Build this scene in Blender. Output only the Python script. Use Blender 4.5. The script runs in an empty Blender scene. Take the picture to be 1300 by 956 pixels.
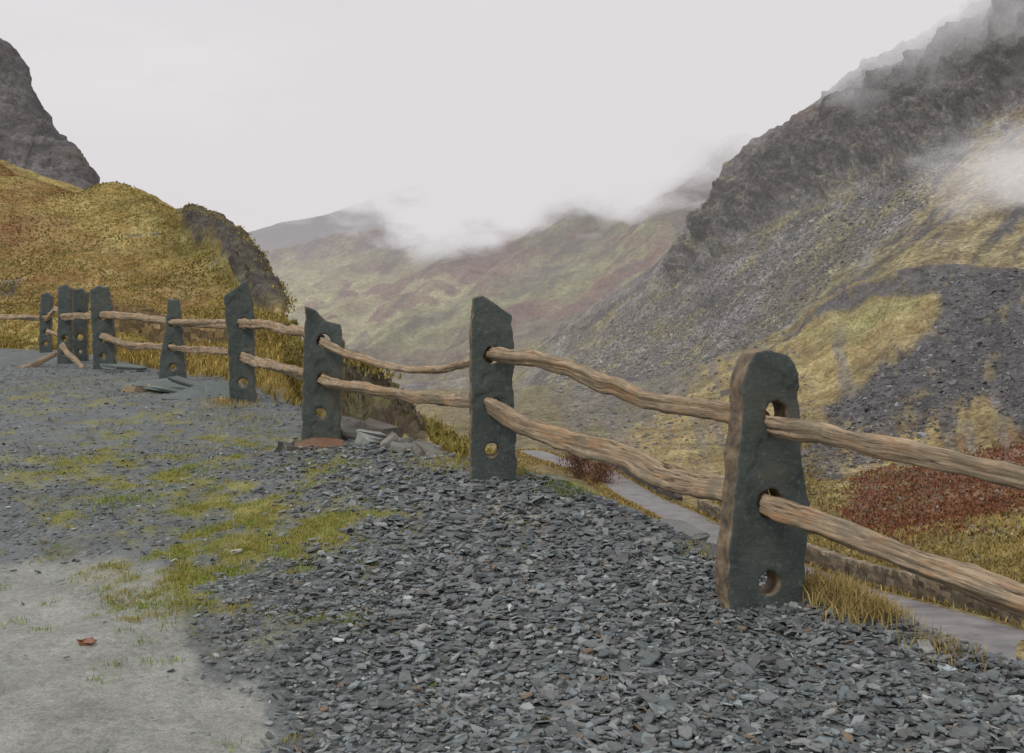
import bpy, math, random, time
import numpy as np
from mathutils import Matrix, Vector
T0=time.time()
def tick(s): print('TICK',s,round(time.time()-T0,1))
rng=np.random.default_rng(7); random.seed(7)
F=1264.0; CX=650.0; HY=400.0; CH=1.5
sc=bpy.context.scene
sc.view_settings.view_transform='Standard'; sc.view_settings.look='None'; sc.view_settings.exposure=0
# ---------------------------------------------------------------- helpers
def U(px,py,d): return np.array([(px-CX)/F*d, d, CH+(HY-py)/F*d])
def lin(c,k=0.9):
    r=[]
    for v in c:
        v=v/255.0
        v=v/12.92 if v<=0.04045 else ((v+0.055)/1.055)**2.4
        r.append(v/k)
    return np.array(r)
_perm=rng.permutation(256); _perm=np.concatenate([_perm,_perm,_perm]).astype(np.int32)
_g=rng.normal(size=(256,3)); _g/=np.linalg.norm(_g,axis=1)[:,None]
_gx,_gy,_gz=[np.ascontiguousarray(_g[:,i]).astype(np.float32) for i in range(3)]
def pn(x,y,z):
    x,y,z=np.broadcast_arrays(x,y,z)
    fx=np.floor(x);fy=np.floor(y);fz=np.floor(z)
    xf=(x-fx).astype(np.float32);yf=(y-fy).astype(np.float32);zf=(z-fz).astype(np.float32)
    xi=fx.astype(np.int32)&255;yi=fy.astype(np.int32)&255;zi=fz.astype(np.int32)&255
    u=xf*xf*xf*(xf*(xf*6-15)+10);v=yf*yf*yf*(yf*(yf*6-15)+10);w=zf*zf*zf*(zf*(zf*6-15)+10)
    pa=_perm[xi];pb=_perm[xi+1]
    paa=_perm[pa+yi];pab=_perm[pa+yi+1];pba=_perm[pb+yi];pbb=_perm[pb+yi+1]
    def gr(p,a,b,c):
        h=_perm[p+zi+c]
        return _gx[h]*(xf-a)+_gy[h]*(yf-b)+_gz[h]*(zf-c)
    l=lambda a,b,t:a+(b-a)*t
    return (l(l(l(gr(paa,0,0,0),gr(pba,1,0,0),u),l(gr(pab,0,1,0),gr(pbb,1,1,0),u),v),l(l(gr(paa,0,0,1),gr(pba,1,0,1),u),l(gr(pab,0,1,1),gr(pbb,1,1,1),u),v),w)*1.5).astype(float)
def fbm(x,y,z,o=5,ridge=False,gain=0.5):
    s=0;a=1;f=1;t=0
    for i in range(o):
        n=pn(x*f+13.7*i,y*f+7.1*i,z*f+3.3*i)
        if ridge: n=1-2*np.abs(n)
        s=s+a*n;t+=a;a*=gain;f*=2.03
    return s/t
def sstep(a,b,x):
    t=np.clip((x-a)/(b-a),0,1);return t*t*(3-2*t)
def polysd(px,py,poly):
    P=np.array(poly,float);n=len(P);d=np.full(px.shape,1e18);ins=np.zeros(px.shape,bool)
    for i in range(n):
        a=P[i];b=P[(i+1)%n];e=b-a
        wx=px-a[0];wy=py-a[1]
        t=np.clip((wx*e[0]+wy*e[1])/(e@e+1e-9),0,1)
        wx=wx-e[0]*t;wy=wy-e[1]*t
        d=np.minimum(d,wx*wx+wy*wy)
        c=((a[1]<=py)&(b[1]>py))|((b[1]<=py)&(a[1]>py))
        xx=a[0]+(py-a[1])/(b[1]-a[1]+1e-12)*e[0]
        ins^=c&(px<xx)
    d=np.sqrt(d)
    return np.where(ins,d,-d)
def mk_obj(name,me,mats=(),parent=None):
    o=bpy.data.objects.new(name,me);sc.collection.objects.link(o)
    for m in mats: me.materials.append(m)
    if parent: o.parent=parent
    return o
def mesh_np(name,V,faces_loops,starts,totals,smooth=True):
    me=bpy.data.meshes.new(name)
    me.vertices.add(len(V));me.vertices.foreach_set('co',np.ascontiguousarray(V,dtype=np.float32).ravel())
    me.loops.add(len(faces_loops));me.loops.foreach_set('vertex_index',np.ascontiguousarray(faces_loops,dtype=np.int32))
    me.polygons.add(len(starts));me.polygons.foreach_set('loop_start',np.ascontiguousarray(starts,dtype=np.int32))
    try: me.polygons.foreach_set('loop_total',np.ascontiguousarray(totals,dtype=np.int32))
    except Exception: pass
    me.polygons.foreach_set('use_smooth',np.full(len(starts),smooth,dtype=bool))
    me.update(calc_edges=True)
    return me
def grid_mesh(name,V,smooth=True):
    R,C,_=V.shape
    idx=np.arange(R*C).reshape(R,C)
    q=np.stack([idx[:-1,:-1],idx[:-1,1:],idx[1:,1:],idx[1:,:-1]],-1).reshape(-1,4)
    n=len(q)
    return mesh_np(name,V.reshape(-1,3),q.ravel(),np.arange(n)*4,np.full(n,4),smooth)
def set_col(me,C,name='Col'):
    a=me.attributes.new(name,'FLOAT_COLOR','POINT')
    C4=np.ones((len(C),4),np.float32);C4[:,:3]=np.clip(C,.003,.9)
    a.data.foreach_set('color',C4.ravel())
def set_f(me,v,name):
    a=me.attributes.new(name,'FLOAT','POINT');a.data.foreach_set('value',np.ascontiguousarray(v,dtype=np.float32))
# ---------------------------------------------------------------- materials
def newmat(name):
    m=bpy.data.materials.new(name);m.use_nodes=True
    nt=m.node_tree;nt.nodes.clear()
    o=nt.nodes.new('ShaderNodeOutputMaterial')
    return m,nt,o
def noise(nt,vec,scale,detail=6,rough=0.6,dist=0.0):
    n=nt.nodes.new('ShaderNodeTexNoise');n.inputs['Scale'].default_value=scale;n.inputs['Detail'].default_value=detail
    n.inputs['Roughness'].default_value=rough;n.inputs['Distortion'].default_value=dist
    if vec is not None: nt.links.new(vec,n.inputs['Vector'])
    return n.outputs['Fac']
def mapr(nt,v,a,b,c,d):
    n=nt.nodes.new('ShaderNodeMapRange');nt.links.new(v,n.inputs['Value'])
    for k,x in zip(('From Min','From Max','To Min','To Max'),(a,b,c,d)): n.inputs[k].default_value=x
    return n.outputs['Result']
def math_(nt,op,a,b):
    n=nt.nodes.new('ShaderNodeMath');n.operation=op
    for i,x in enumerate((a,b)):
        if x is None: continue
        if isinstance(x,(int,float)): n.inputs[i].default_value=x
        else: nt.links.new(x,n.inputs[i])
    return n.outputs[0]
def mix(nt,f,a,b,blend='MIX'):
    n=nt.nodes.new('ShaderNodeMix');n.data_type='RGBA';n.blend_type=blend
    for s,x in ((n.inputs[0],f),(n.inputs[6],a),(n.inputs[7],b)):
        if isinstance(x,(int,float)): s.default_value=x
        elif isinstance(x,(tuple,list,np.ndarray)): s.default_value=(float(x[0]),float(x[1]),float(x[2]),1)
        else: nt.links.new(x,s)
    return n.outputs[2]
def bsdf(nt,out,col,rough=0.9,spec=0.2,height=None,bdist=0.02,bstr=0.6):
    b=nt.nodes.new('ShaderNodeBsdfPrincipled');b.inputs['Roughness'].default_value=rough
    b.inputs['Specular IOR Level'].default_value=spec
    if isinstance(col,(tuple,list,np.ndarray)): b.inputs['Base Color'].default_value=(col[0],col[1],col[2],1)
    else: nt.links.new(col,b.inputs['Base Color'])
    if height is not None:
        bp=nt.nodes.new('ShaderNodeBump');bp.inputs['Distance'].default_value=bdist;bp.inputs['Strength'].default_value=bstr
        nt.links.new(height,bp.inputs['Height']);nt.links.new(bp.outputs[0],b.inputs['Normal'])
    nt.links.new(b.outputs[0],out.inputs['Surface']);return b
def pos(nt): return nt.nodes.new('ShaderNodeNewGeometry').outputs['Position']
def attr(nt,name,out='Color'):
    a=nt.nodes.new('ShaderNodeAttribute');a.attribute_name=name;return a.outputs[out]
def gray(nt,v):
    c=nt.nodes.new('ShaderNodeCombineColor')
    for i in range(3): nt.links.new(v,c.inputs[i])
    return c.outputs[0]
def terrain_mat(name,s,bd,contrast=0.5,bstr=0.9,rockiness=0.5,sat=.84):
    m,nt,o=newmat(name);p=pos(nt)
    c=attr(nt,'Col')
    n1=noise(nt,p,0.06/s,3,0.65);n2=noise(nt,p,1.0/s*0.35,4,0.78)
    v=nt.nodes.new('ShaderNodeTexVoronoi');v.inputs['Scale'].default_value=0.5/s;nt.links.new(p,v.inputs['Vector'])
    k1=mapr(nt,n1,0.3,0.7,1-contrast*0.55,1+contrast*0.5)
    k2=mapr(nt,n2,0.32,0.68,1-contrast,1+contrast)
    k3=mapr(nt,v.outputs['Distance'],0.0,0.8,1-0.3*rockiness,1+0.3*rockiness)
    k=math_(nt,'MULTIPLY',math_(nt,'MULTIPLY',k1,k2),k3)
    col=mix(nt,1.0,c,gray(nt,k),'MULTIPLY')
    hs=nt.nodes.new('ShaderNodeHueSaturation');nt.links.new(col,hs.inputs['Color'])
    nt.links.new(mapr(nt,n1,0.3,0.7,0.485,0.515),hs.inputs['Hue'])
    nt.links.new(mapr(nt,n1,0.3,0.7,1.1*sat,0.9*sat),hs.inputs['Saturation'])
    bsdf(nt,o,hs.outputs[0],0.95,0.1,n2,bd,bstr)
    return m
# ---------------------------------------------------------------- world
w=bpy.data.worlds.new("World");sc.world=w;w.use_nodes=True
nt=w.node_tree;nt.nodes.clear()
wo=nt.nodes.new('ShaderNodeOutputWorld');bg=nt.nodes.new('ShaderNodeBackground');bg.inputs['Strength'].default_value=0.1
sky=nt.nodes.new('ShaderNodeTexSky');sky.sky_type='NISHITA';sky.sun_disc=False
SE,SR=math.radians(50),math.radians(-50)
sky.sun_elevation=SE;sky.sun_rotation=SR
tc=nt.nodes.new('ShaderNodeTexCoord')
mp=nt.nodes.new('ShaderNodeMapping');mp.inputs['Scale'].default_value=(1,1,3.4);mp.inputs['Location'].default_value=(.3,.2,.1);nt.links.new(tc.outputs['Generated'],mp.inputs['Vector'])
nz=noise(nt,mp.outputs[0],1.9,5,0.5,0.2)
cl=mix(nt,mapr(nt,nz,0.32,0.68,0,1),(6.0,5.7,5.95),(8.7,8.3,8.45))
fin=mix(nt,0.96,sky.outputs[0],cl)
nt.links.new(fin,bg.inputs['Color']);nt.links.new(bg.outputs[0],wo.inputs['Surface'])
sd=bpy.data.lights.new('sun','SUN');sd.energy=1.25;sd.angle=math.radians(15);sd.color=(1,0.96,0.9)
so=bpy.data.objects.new('sun',sd);sc.collection.objects.link(so)
so.rotation_euler=(math.radians(40),0,math.radians(-50))
# ---------------------------------------------------------------- camera
cd=bpy.data.cameras.new('camera');cd.lens=35;cd.sensor_width=36;cd.shift_y=-(478-HY)/1300;cd.clip_end=20000;cd.clip_start=0.05
co=bpy.data.objects.new('camera',cd);sc.collection.objects.link(co);co.location=(0,0,CH);co.rotation_euler=(math.pi/2,0,0);sc.camera=co
# ---------------------------------------------------------------- near ground height
FP=np.array([(6.5,-3.3),(2.51,2.73),(1.19,4.74),(-.13,6.75),(-1.78,9.2),(-3.29,12),(-4.96,14.5),(-6.77,16.5),(-9.85,21),(-20,27),(-40,32)])
cp=[(1.19,4.74,-1.42),(-.13,6.75,-1.12),(-1.78,9.2,-1.18),(-3.29,12,-1.05),(-4.96,14.5,-.975),(-6.77,16.5,-.91),(-8.1,18.2,-.9),(-9.85,21,-.8),
    (0,0,-1.5),(-3,0,-1.5),(0,3.4,-1.5),(2.5,2.7,-1.55),(-4,6,-1.38),(-6,10,-1.22),(-9,14,-1.05),(-14,20,-.8),(-18,10,-1.2),(-2,6,-1.36),(5,-1,-1.6),(-20,28,-.8),(-30,20,-.9),(0,-6,-1.5),(-2.5,8.5,-1.2)]
cp=np.array(cp)
A=np.hypot(cp[:,None,0]-cp[None,:,0],cp[:,None,1]-cp[None,:,1])
n_=len(cp);M=np.zeros((n_+3,n_+3));M[:n_,:n_]=A-0.02*np.eye(n_);M[:n_,n_]=1;M[:n_,n_+1:]=cp[:,:2];M[n_,:n_]=1;M[n_+1:,:n_]=cp[:,:2].T
wts=np.linalg.solve(M,np.concatenate([cp[:,2],[0,0,0]]))
def edge_s(x,y):
    best=np.full(x.shape,1e18);sg=np.zeros(x.shape)
    for i in range(len(FP)-1):
        a=FP[i];b=FP[i+1];e=b-a
        t=np.clip(((x-a[0])*e[0]+(y-a[1])*e[1])/(e@e),0,1)
        dx=x-a[0]-e[0]*t;dy=y-a[1]-e[1]*t;d=dx*dx+dy*dy
        s=np.sign(e[1]*dx-e[0]*dy)
        m=d<best;best=np.where(m,d,best);sg=np.where(m,s,sg)
    return np.sqrt(best)*sg
def dropk(x,y):
    return np.maximum(1-sstep(11.5,15.0,y),sstep(-.235,-.2,x/np.maximum(y,1)))
def G(x,y,detail=True):
    x=np.asarray(x,float);y=np.asarray(y,float)
    z=wts[n_]+wts[n_+1]*x+wts[n_+2]*y
    for i in range(n_): z=z+wts[i]*np.hypot(x-cp[i,0],y-cp[i,1])
    s=edge_s(x,y)+0.14*pn(x*1.3,y*1.3,x*0)
    k=dropk(x,y)
    q=np.maximum(0,s-0.42)
    z=z-k*(0.42*q+0.5*np.maximum(0,q-0.8)+0.1*np.minimum(q,1)**2)
    z=z-0.2*np.maximum(0,y-24)
    if detail: z=z+0.05*pn(x*.9,y*.9,x*0+3)+0.018*pn(x*3.3,y*3.3,x*0+9)
    return z+CH
def toPx(V):
    d=np.maximum(V[...,1],0.3)
    return CX+V[...,0]/d*F, HY-(V[...,2]-CH)/d*F
def paint(base,px,py,regs,warp=14,ws=40):
    C=np.broadcast_to(np.array(base,float),px.shape+(3,)).copy()
    wx=px+warp*fbm(px/ws,py/ws,1.5,5,gain=.65);wy=py+warp*fbm(px/ws,py/ws,8.5,5,gain=.65)
    for r in regs:
        poly,c,soft=r[:3];op=r[3] if len(r)>3 else 1
        m=sstep(-soft,soft,polysd(wx,wy,poly))*op
        C+=(np.array(c)-C)*m[...,None]
    return C
CONC=[(-3000,705),(40,712),(120,706),(215,722),(245,765),(228,805),(250,850),(330,880),(370,1100),(-3000,1100)]
MOSS=[(60,590),(280,585),(420,610),(480,670),(470,740),(330,800),(170,740),(90,680)]
MOSS2=[(0,495),(180,505),(330,560),(560,585),(640,610),(560,650),(470,740),(300,800),(200,700),(0,640)]
pxs=np.concatenate([np.linspace(-900,-60,70),np.linspace(-56,1356,400),np.linspace(1362,2600,90)]);ds=np.geomspace(1.0,36,330)
PX,D=np.meshgrid(pxs,ds);X=(PX-CX)/F*D;Y=D
Z=G(X,Y);V=np.stack([X,Y,Z],-1)
me=grid_mesh('slate_ground',V)
vx,vy=toPx(V)
sl=lin((106,111,111));conc=lin((140,142,136));moss=lin((128,126,74))
C=paint(sl,vx,vy,[(CONC,conc,12),([(600,640),(690,645),(700,668),(620,665)],lin((160,154,140)),8,.8)],warp=40,ws=60)
def mossn(x,y): return .5*fbm(x*.9,y*.9,2.,3)+.7*fbm(x*3.2,y*3.2,12.,4,gain=.7)
mn=mossn(V[...,0],V[...,1])
mosf=lambda mn,vx,vy:(sstep(-60,40,polysd(vx,vy,MOSS))*sstep(-.15,.15,mn), sstep(-30,10,polysd(vx,vy,MOSS2))*sstep(0.03,.24,mn))
mm,mm2=mosf(mn,vx,vy)
C+=(moss-C)*np.clip(mm*.78+mm2*.72,0,1)[...,None]
ss=edge_s(V[...,0],V[...,1])
far=(1-dropk(X,Y))*sstep(.5,1.2,ss)
C+=(lin((134,116,62))*(1+.8*fbm(X*1.5,Y*1.5,4.,5,gain=.7)[...,None])-C)*far[...,None]
lowm=sstep(1.3,2.2,ss)*(1-far);C+=(lin((128,110,68))-C)*lowm[...,None]
set_col(me,C.reshape(-1,3))
m,nt,o=newmat('slate_ground');p=pos(nt);c=attr(nt,'Col')
v1=nt.nodes.new('ShaderNodeTexVoronoi');v1.inputs['Scale'].default_value=38;nt.links.new(p,v1.inputs['Vector'])
rc=nt.nodes.new('ShaderNodeSeparateColor');nt.links.new(v1.outputs['Color'],rc.inputs[0])
k=math_(nt,'MULTIPLY',mapr(nt,rc.outputs[0],0,1,0.88,1.12),mapr(nt,noise(nt,p,3,7,.72),.3,.7,.68,1.22))
k=math_(nt,'MULTIPLY',k,mapr(nt,noise(nt,p,90,3,.7),.3,.7,.72,1.28))
col=mix(nt,1.0,c,gray(nt,k),'MULTIPLY')
bsdf(nt,o,col,.85,.25,math_(nt,'ADD',math_(nt,'MULTIPLY',v1.outputs['Distance'],-.3),noise(nt,p,45,5,.75)),.012,.5)
mk_obj('slate_ground',me,[m])
tick('ground')
# ---------------------------------------------------------------- slate chips
def chips(name,x,y,z,size,tilt,mat,col,k=6,thick=.17):
    n=len(x)
    a=(np.arange(k)/k*2*np.pi)[None,:]+rng.uniform(-.36,.36,(n,k))
    r=rng.uniform(.6,1.12,(n,k))
    asp=rng.uniform(.35,.8,n)
    lx=np.cos(a)*r*size[:,None];ly=np.sin(a)*r*size[:,None]*asp[:,None]
    th=size*thick*rng.uniform(.5,1.5,n)
    top=np.stack([lx*.95,ly*.95,np.broadcast_to(th[:,None]*.5,lx.shape)],-1);bot=np.stack([lx,ly,np.broadcast_to(-th[:,None]*.5,lx.shape)],-1)
    L=np.concatenate([top,bot],1)
    yaw=rng.uniform(0,2*np.pi,n);ta=rng.uniform(0,2*np.pi,n);tt=np.abs(rng.normal(0,tilt,n))
    cy,sy=np.cos(yaw),np.sin(yaw)
    Lx=L[...,0]*cy[:,None]-L[...,1]*sy[:,None];Ly=L[...,0]*sy[:,None]+L[...,1]*cy[:,None];Lz=L[...,2]
    ax,ay=np.cos(ta)[:,None],np.sin(ta)[:,None]
    c_,s_=np.cos(tt)[:,None],np.sin(tt)[:,None]
    dot=ax*Lx+ay*Ly
    Rx=Lx*c_+ay*Lz*s_+ax*dot*(1-c_);Ry=Ly*c_-ax*Lz*s_+ay*dot*(1-c_);Rz=Lz*c_+(ax*Ly-ay*Lx)*s_
    V=np.stack([Rx+x[:,None],Ry+y[:,None],Rz+z[:,None]],-1).reshape(-1,3)
    base=(np.arange(n)*2*k)[:,None]
    topf=base+np.arange(k)[None,:]
    i=np.arange(k);j=(i+1)%k
    side=np.stack([i,i+k,j+k,j],-1)
    sidef=(base[:,:,None]+side[None])
    loops=np.concatenate([topf,sidef.reshape(n,-1)],1).ravel()
    tot=np.tile(np.array([k]+[4]*k),n);st=np.concatenate([[0],np.cumsum(tot)[:-1]])
    me=mesh_np(name,V,loops,st,tot,False)
    set_col(me,np.repeat(col,2*k,axis=0))
    return mk_obj(name,me,[mat])
m,nt,o=newmat('slate_chip');p=pos(nt);c=attr(nt,'Col')
kk=mapr(nt,noise(nt,p,55,4,.7),.3,.7,.75,1.25)
bsdf(nt,o,mix(nt,1.0,c,gray(nt,kk),'MULTIPLY'),.6,.35)
chipmat=m
def sample(nn,d0,d1,pa=-250,pb=1700):
    d=np.sqrt(rng.uniform(d0*d0,d1*d1,nn));q=rng.uniform(pa,pb,nn);x=(q-CX)/F*d
    return x,d
xs=[];ys=[];sz=[]
for (nn,d0,d1,smin,smax,lim) in ((52000,2.2,5.5,.010,.046,1.8),(42000,5.5,9,.014,.045,1.7),(34000,9,18,.02,.05,.9),(4500,2.2,10,.045,.072,1.8)):
    x,y=sample(nn,d0,d1);s=edge_s(x,y);k_=s<lim
    x=x[k_];y=y[k_]
    V_=np.stack([x,y,G(x,y)],-1);qx,qy=toPx(V_)
    n1=mossn(x,y);n2=fbm(x*2.5,y*2.5,22.,4)
    conc_m=sstep(-45,25,polysd(qx+70*n2,qy+35*n2,CONC))
    mo,mo2=mosf(n1,qx,qy)
    pr=1-np.clip(conc_m*.975+mo*.65+mo2*.6,0,1)
    pr*=1-sstep(600,200,qx)*.42
    k_=rng.uniform(0,1,len(x))<pr
    if smax>.06: k_&=(qx>350)
    x=x[k_];y=y[k_];q_=qx[k_];xs.append(x);ys.append(y);sz.append(np.exp(rng.uniform(math.log(smin),math.log(smax),len(x)))*(1-.4*sstep(600,250,q_)))
x=np.concatenate(xs);y=np.concatenate(ys);s=np.concatenate(sz)
z=G(x,y)+rng.uniform(-.004,.024,len(x))
t=rng.uniform(0,1,len(x))[:,None];b=np.exp(rng.normal(0,.32,len(x)))[:,None]
col=(lin((94,103,106))*(1-t)+lin((114,116,113))*t)*b
br=rng.uniform(0,1,len(x))<.012
col[br]=lin((118,102,84))
chips('slate_gravel',x,y,z,s,.36,chipmat,col)
tick('chips %d'%len(x))
# ---------------------------------------------------------------- loft terrain
def loft(name,rows,cols,nr,amp,nscale,mat,colfn,ridge=0.0,wt=None,octv=6,extra=None):
    cols=np.concatenate([np.linspace(a,b,n,endpoint=False) for a,b,n in cols])
    R=[]
    for r in rows:
        a=np.array(sorted(r),float)
        fine=np.linspace(cols[0],cols[-1],1600)
        py=np.interp(fine,a[:,0],a[:,1]);d=np.interp(fine,a[:,0],a[:,2])
        ker=np.hanning(11)[1:-1];ker/=ker.sum()
        py=np.convolve(np.pad(py,4,'edge'),ker,'valid');d=np.convolve(np.pad(d,4,'edge'),ker,'valid')
        py=np.interp(cols,fine,py);d=np.interp(cols,fine,d)
        R.append(np.stack([(cols-CX)/F*d,d,CH+(HY-py)/F*d],-1))
    R=np.array(R);K=len(R)
    t=np.linspace(0,K-1,nr);i=np.minimum(t.astype(int),K-2);f=(t-i)[:,None,None]
    p1=R[i];p2=R[i+1];p0=R[np.maximum(i-1,0)];p3=R[np.minimum(i+2,K-1)]
    T=0.35
    m1=(p2-p0)*T;m2=(p3-p1)*T
    V=(2*f**3-3*f**2+1)*p1+(f**3-2*f**2+f)*m1+(-2*f**3+3*f**2)*p2+(f**3-f**2)*m2
    def nrm(V):
        nn=np.cross(np.gradient(V,axis=1),np.gradient(V,axis=0));nn/=np.linalg.norm(nn,axis=-1)[...,None]+1e-9
        return nn*np.sign(nn[...,2:3]+1e-6)
    nn=nrm(V)
    x,y,z=[V[...,j]/nscale for j in range(3)]
    n=fbm(x,y,z,octv,gain=.52)
    px,py=toPx(V)
    if ridge:
        rr=fbm(x*1.3+5,y*1.3,z*1.3,octv,True,gain=.58);
        rm=ridge(px,py) if callable(ridge) else ridge
        n=n*(1-rm)+rr*rm*1.6
    a=amp(px,py) if callable(amp) else amp
    if wt is not None: a=a*wt(px,py,V)
    if extra is not None: n=n+extra(px,py,V)
    V=V+nn*(n*a)[...,None]
    me=grid_mesh(name,V)
    C=colfn(px,py,V,n,nrm(V))
    set_col(me,C.reshape(-1,3))
    tick(name)
    return mk_obj(name,me,[mat]),V
gold=lin((150,132,72));olive=lin((118,114,62));rust=lin((126,94,62));rock=lin((84,80,74))
KR=[(228,268),(275,280),(303,303),(330,343),(360,397),(330,390),(298,352),(272,312),(235,292)]
LEDGE=[(395,458),(440,462),(520,492),(545,565),(430,570),(400,500)]
def colK(px,py,V,n,nm):
    C=paint(gold,px,py,[
     ([(-500,280),(60,285),(200,330),(280,380),(200,420),(-500,400)],lin((138,110,66)),18,.8),
     ([(-500,215),(60,235),(100,255),(40,270),(-500,250)],lin((140,112,64)),10),
     ([(150,260),(300,300),(345,390),(300,385),(250,330)],lin((118,108,58)),12,.9),
     (KR,rock,6),
     ([(0,345),(25,350),(15,372),(0,370)],rock,4),
     (LEDGE,lin((80,72,58)),5),
     ([(320,405),(382,420),(390,520),(320,520)],lin((140,120,62)),8),
    ],warp=20,ws=30)
    f=fbm(V[...,0]/3,V[...,1]/3,V[...,2]/3,6,gain=.65)
    f2=fbm(V[...,0]*1.2,V[...,1]*1.2,V[...,2]*1.2,5,gain=.7)
    g=fbm(V[...,0]/9+9,V[...,1]/9,V[...,2]/9,5)
    C+=(rust-C)*(sstep(.08,.3,g)*.6)[...,None]
    C+=(lin((100,98,54))-C)*(sstep(.05,.25,f2)*.55)[...,None]
    C+=(rock-C)*(sstep(.27,.36,f)*.85)[...,None]
    return C*(1+.6*f[...,None])*(1+.55*f2[...,None])
kn=terrain_mat('knoll_grass',.1,.1,.5,.8,.15,.9)
rowsK=[
 [(-600,520,20),(0,520,18),(200,540,16),(300,545,13.5),(380,570,11.5),(440,600,10.5),(520,640,9.5),(640,690,9)],
 [(-600,455,24),(0,442,24),(100,452,22),(200,478,20),(300,500,17),(380,520,15),(440,550,13),(520,580,11),(640,625,10)],
 [(-600,400,34),(0,400,34),(100,410,32),(200,430,28),(300,440,26),(340,430,25),(380,455,20),(430,488,16),(480,515,14.5),(520,550,13),(640,600,11.5)],
 [(-600,310,48),(0,330,48),(100,340,45),(200,360,42),(300,395,37),(345,410,30),(380,442,22.5),(430,476,17.5),(480,500,15.5),(520,541,14),(640,597,12.5)],
 [(-600,190,75),(-100,190,72),(0,210,68),(50,233,66),(95,246,64),(140,241,62),(190,252,58),(230,275,55),(270,284,52),(300,310,48),(325,350,42),(350,390,34),(380,430,25),(430,471,19),(480,494,17),(520,538,15.5),(560,560,15),(640,594,14)],
 [(-600,260,90),(0,260,82),(140,300,74),(230,330,66),(300,370,56),(325,410,48),(350,450,40),(380,500,29),(430,540,22),(520,600,18),(640,660,16)],
 [(-600,700,120),(300,800,80),(380,800,40),(640,900,20)]]
def exK(px,py,V):
    m=sstep(-14,8,polysd(px,py,LEDGE))
    return m*(1.6*fbm(V[...,0]*1.1,V[...,1]*1.1,V[...,2]*2.6,5,True,gain=.6)-.6)
_,VK=loft('grassy_hill',rowsK,[(-600,-20,60),(-20,640,380)],280,lambda px,py:.95*np.clip((600-px)/300,.16,1),4.5,kn,colK,ridge=lambda px,py:sstep(-10,15,polysd(px,py,KR))*.8,extra=exK)
def rockcol(base,green,px,py,V,n,s,gm=0.0):
    f=fbm(V[...,0]/s,V[...,1]/s,V[...,2]/s*1.0,6,gain=.65)
    g=fbm(V[...,0]/s*.4+9,V[...,1]/s*.4,V[...,2]/s*.4,5,gain=.6)
    C=base*(1+.7*f[...,None])
    C=C+(green-C)*(sstep(gm,.25+gm,g)*.8)[...,None]
    return C
cragm=terrain_mat('crag_rock',.5,.8,.5,1.0,.6)
rowsC=[[(-700,420,170),(0,380,170),(60,330,175),(110,300,180),(200,400,190)],
 [(-700,200,200),(-60,230,200),(0,240,200),(50,245,200),(95,256,200),(110,310,200),(200,420,205)],
 [(-700,-200,240),(-60,30,235),(0,93,230),(28,130,226),(36,150,226),(50,185,222),(68,212,220),(80,225,216),(96,246,212),(110,300,208),(200,430,215)],
 [(-700,-100,320),(0,300,300),(96,420,280),(200,600,280)]]
loft('crag_hill',rowsC,[(-700,-20,60),(-20,200,120)],160,6,30,cragm,lambda px,py,V,n,nm:rockcol(lin((98,94,93)),lin((106,98,78)),px,py,V,n,14,.15),ridge=.7)
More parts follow.
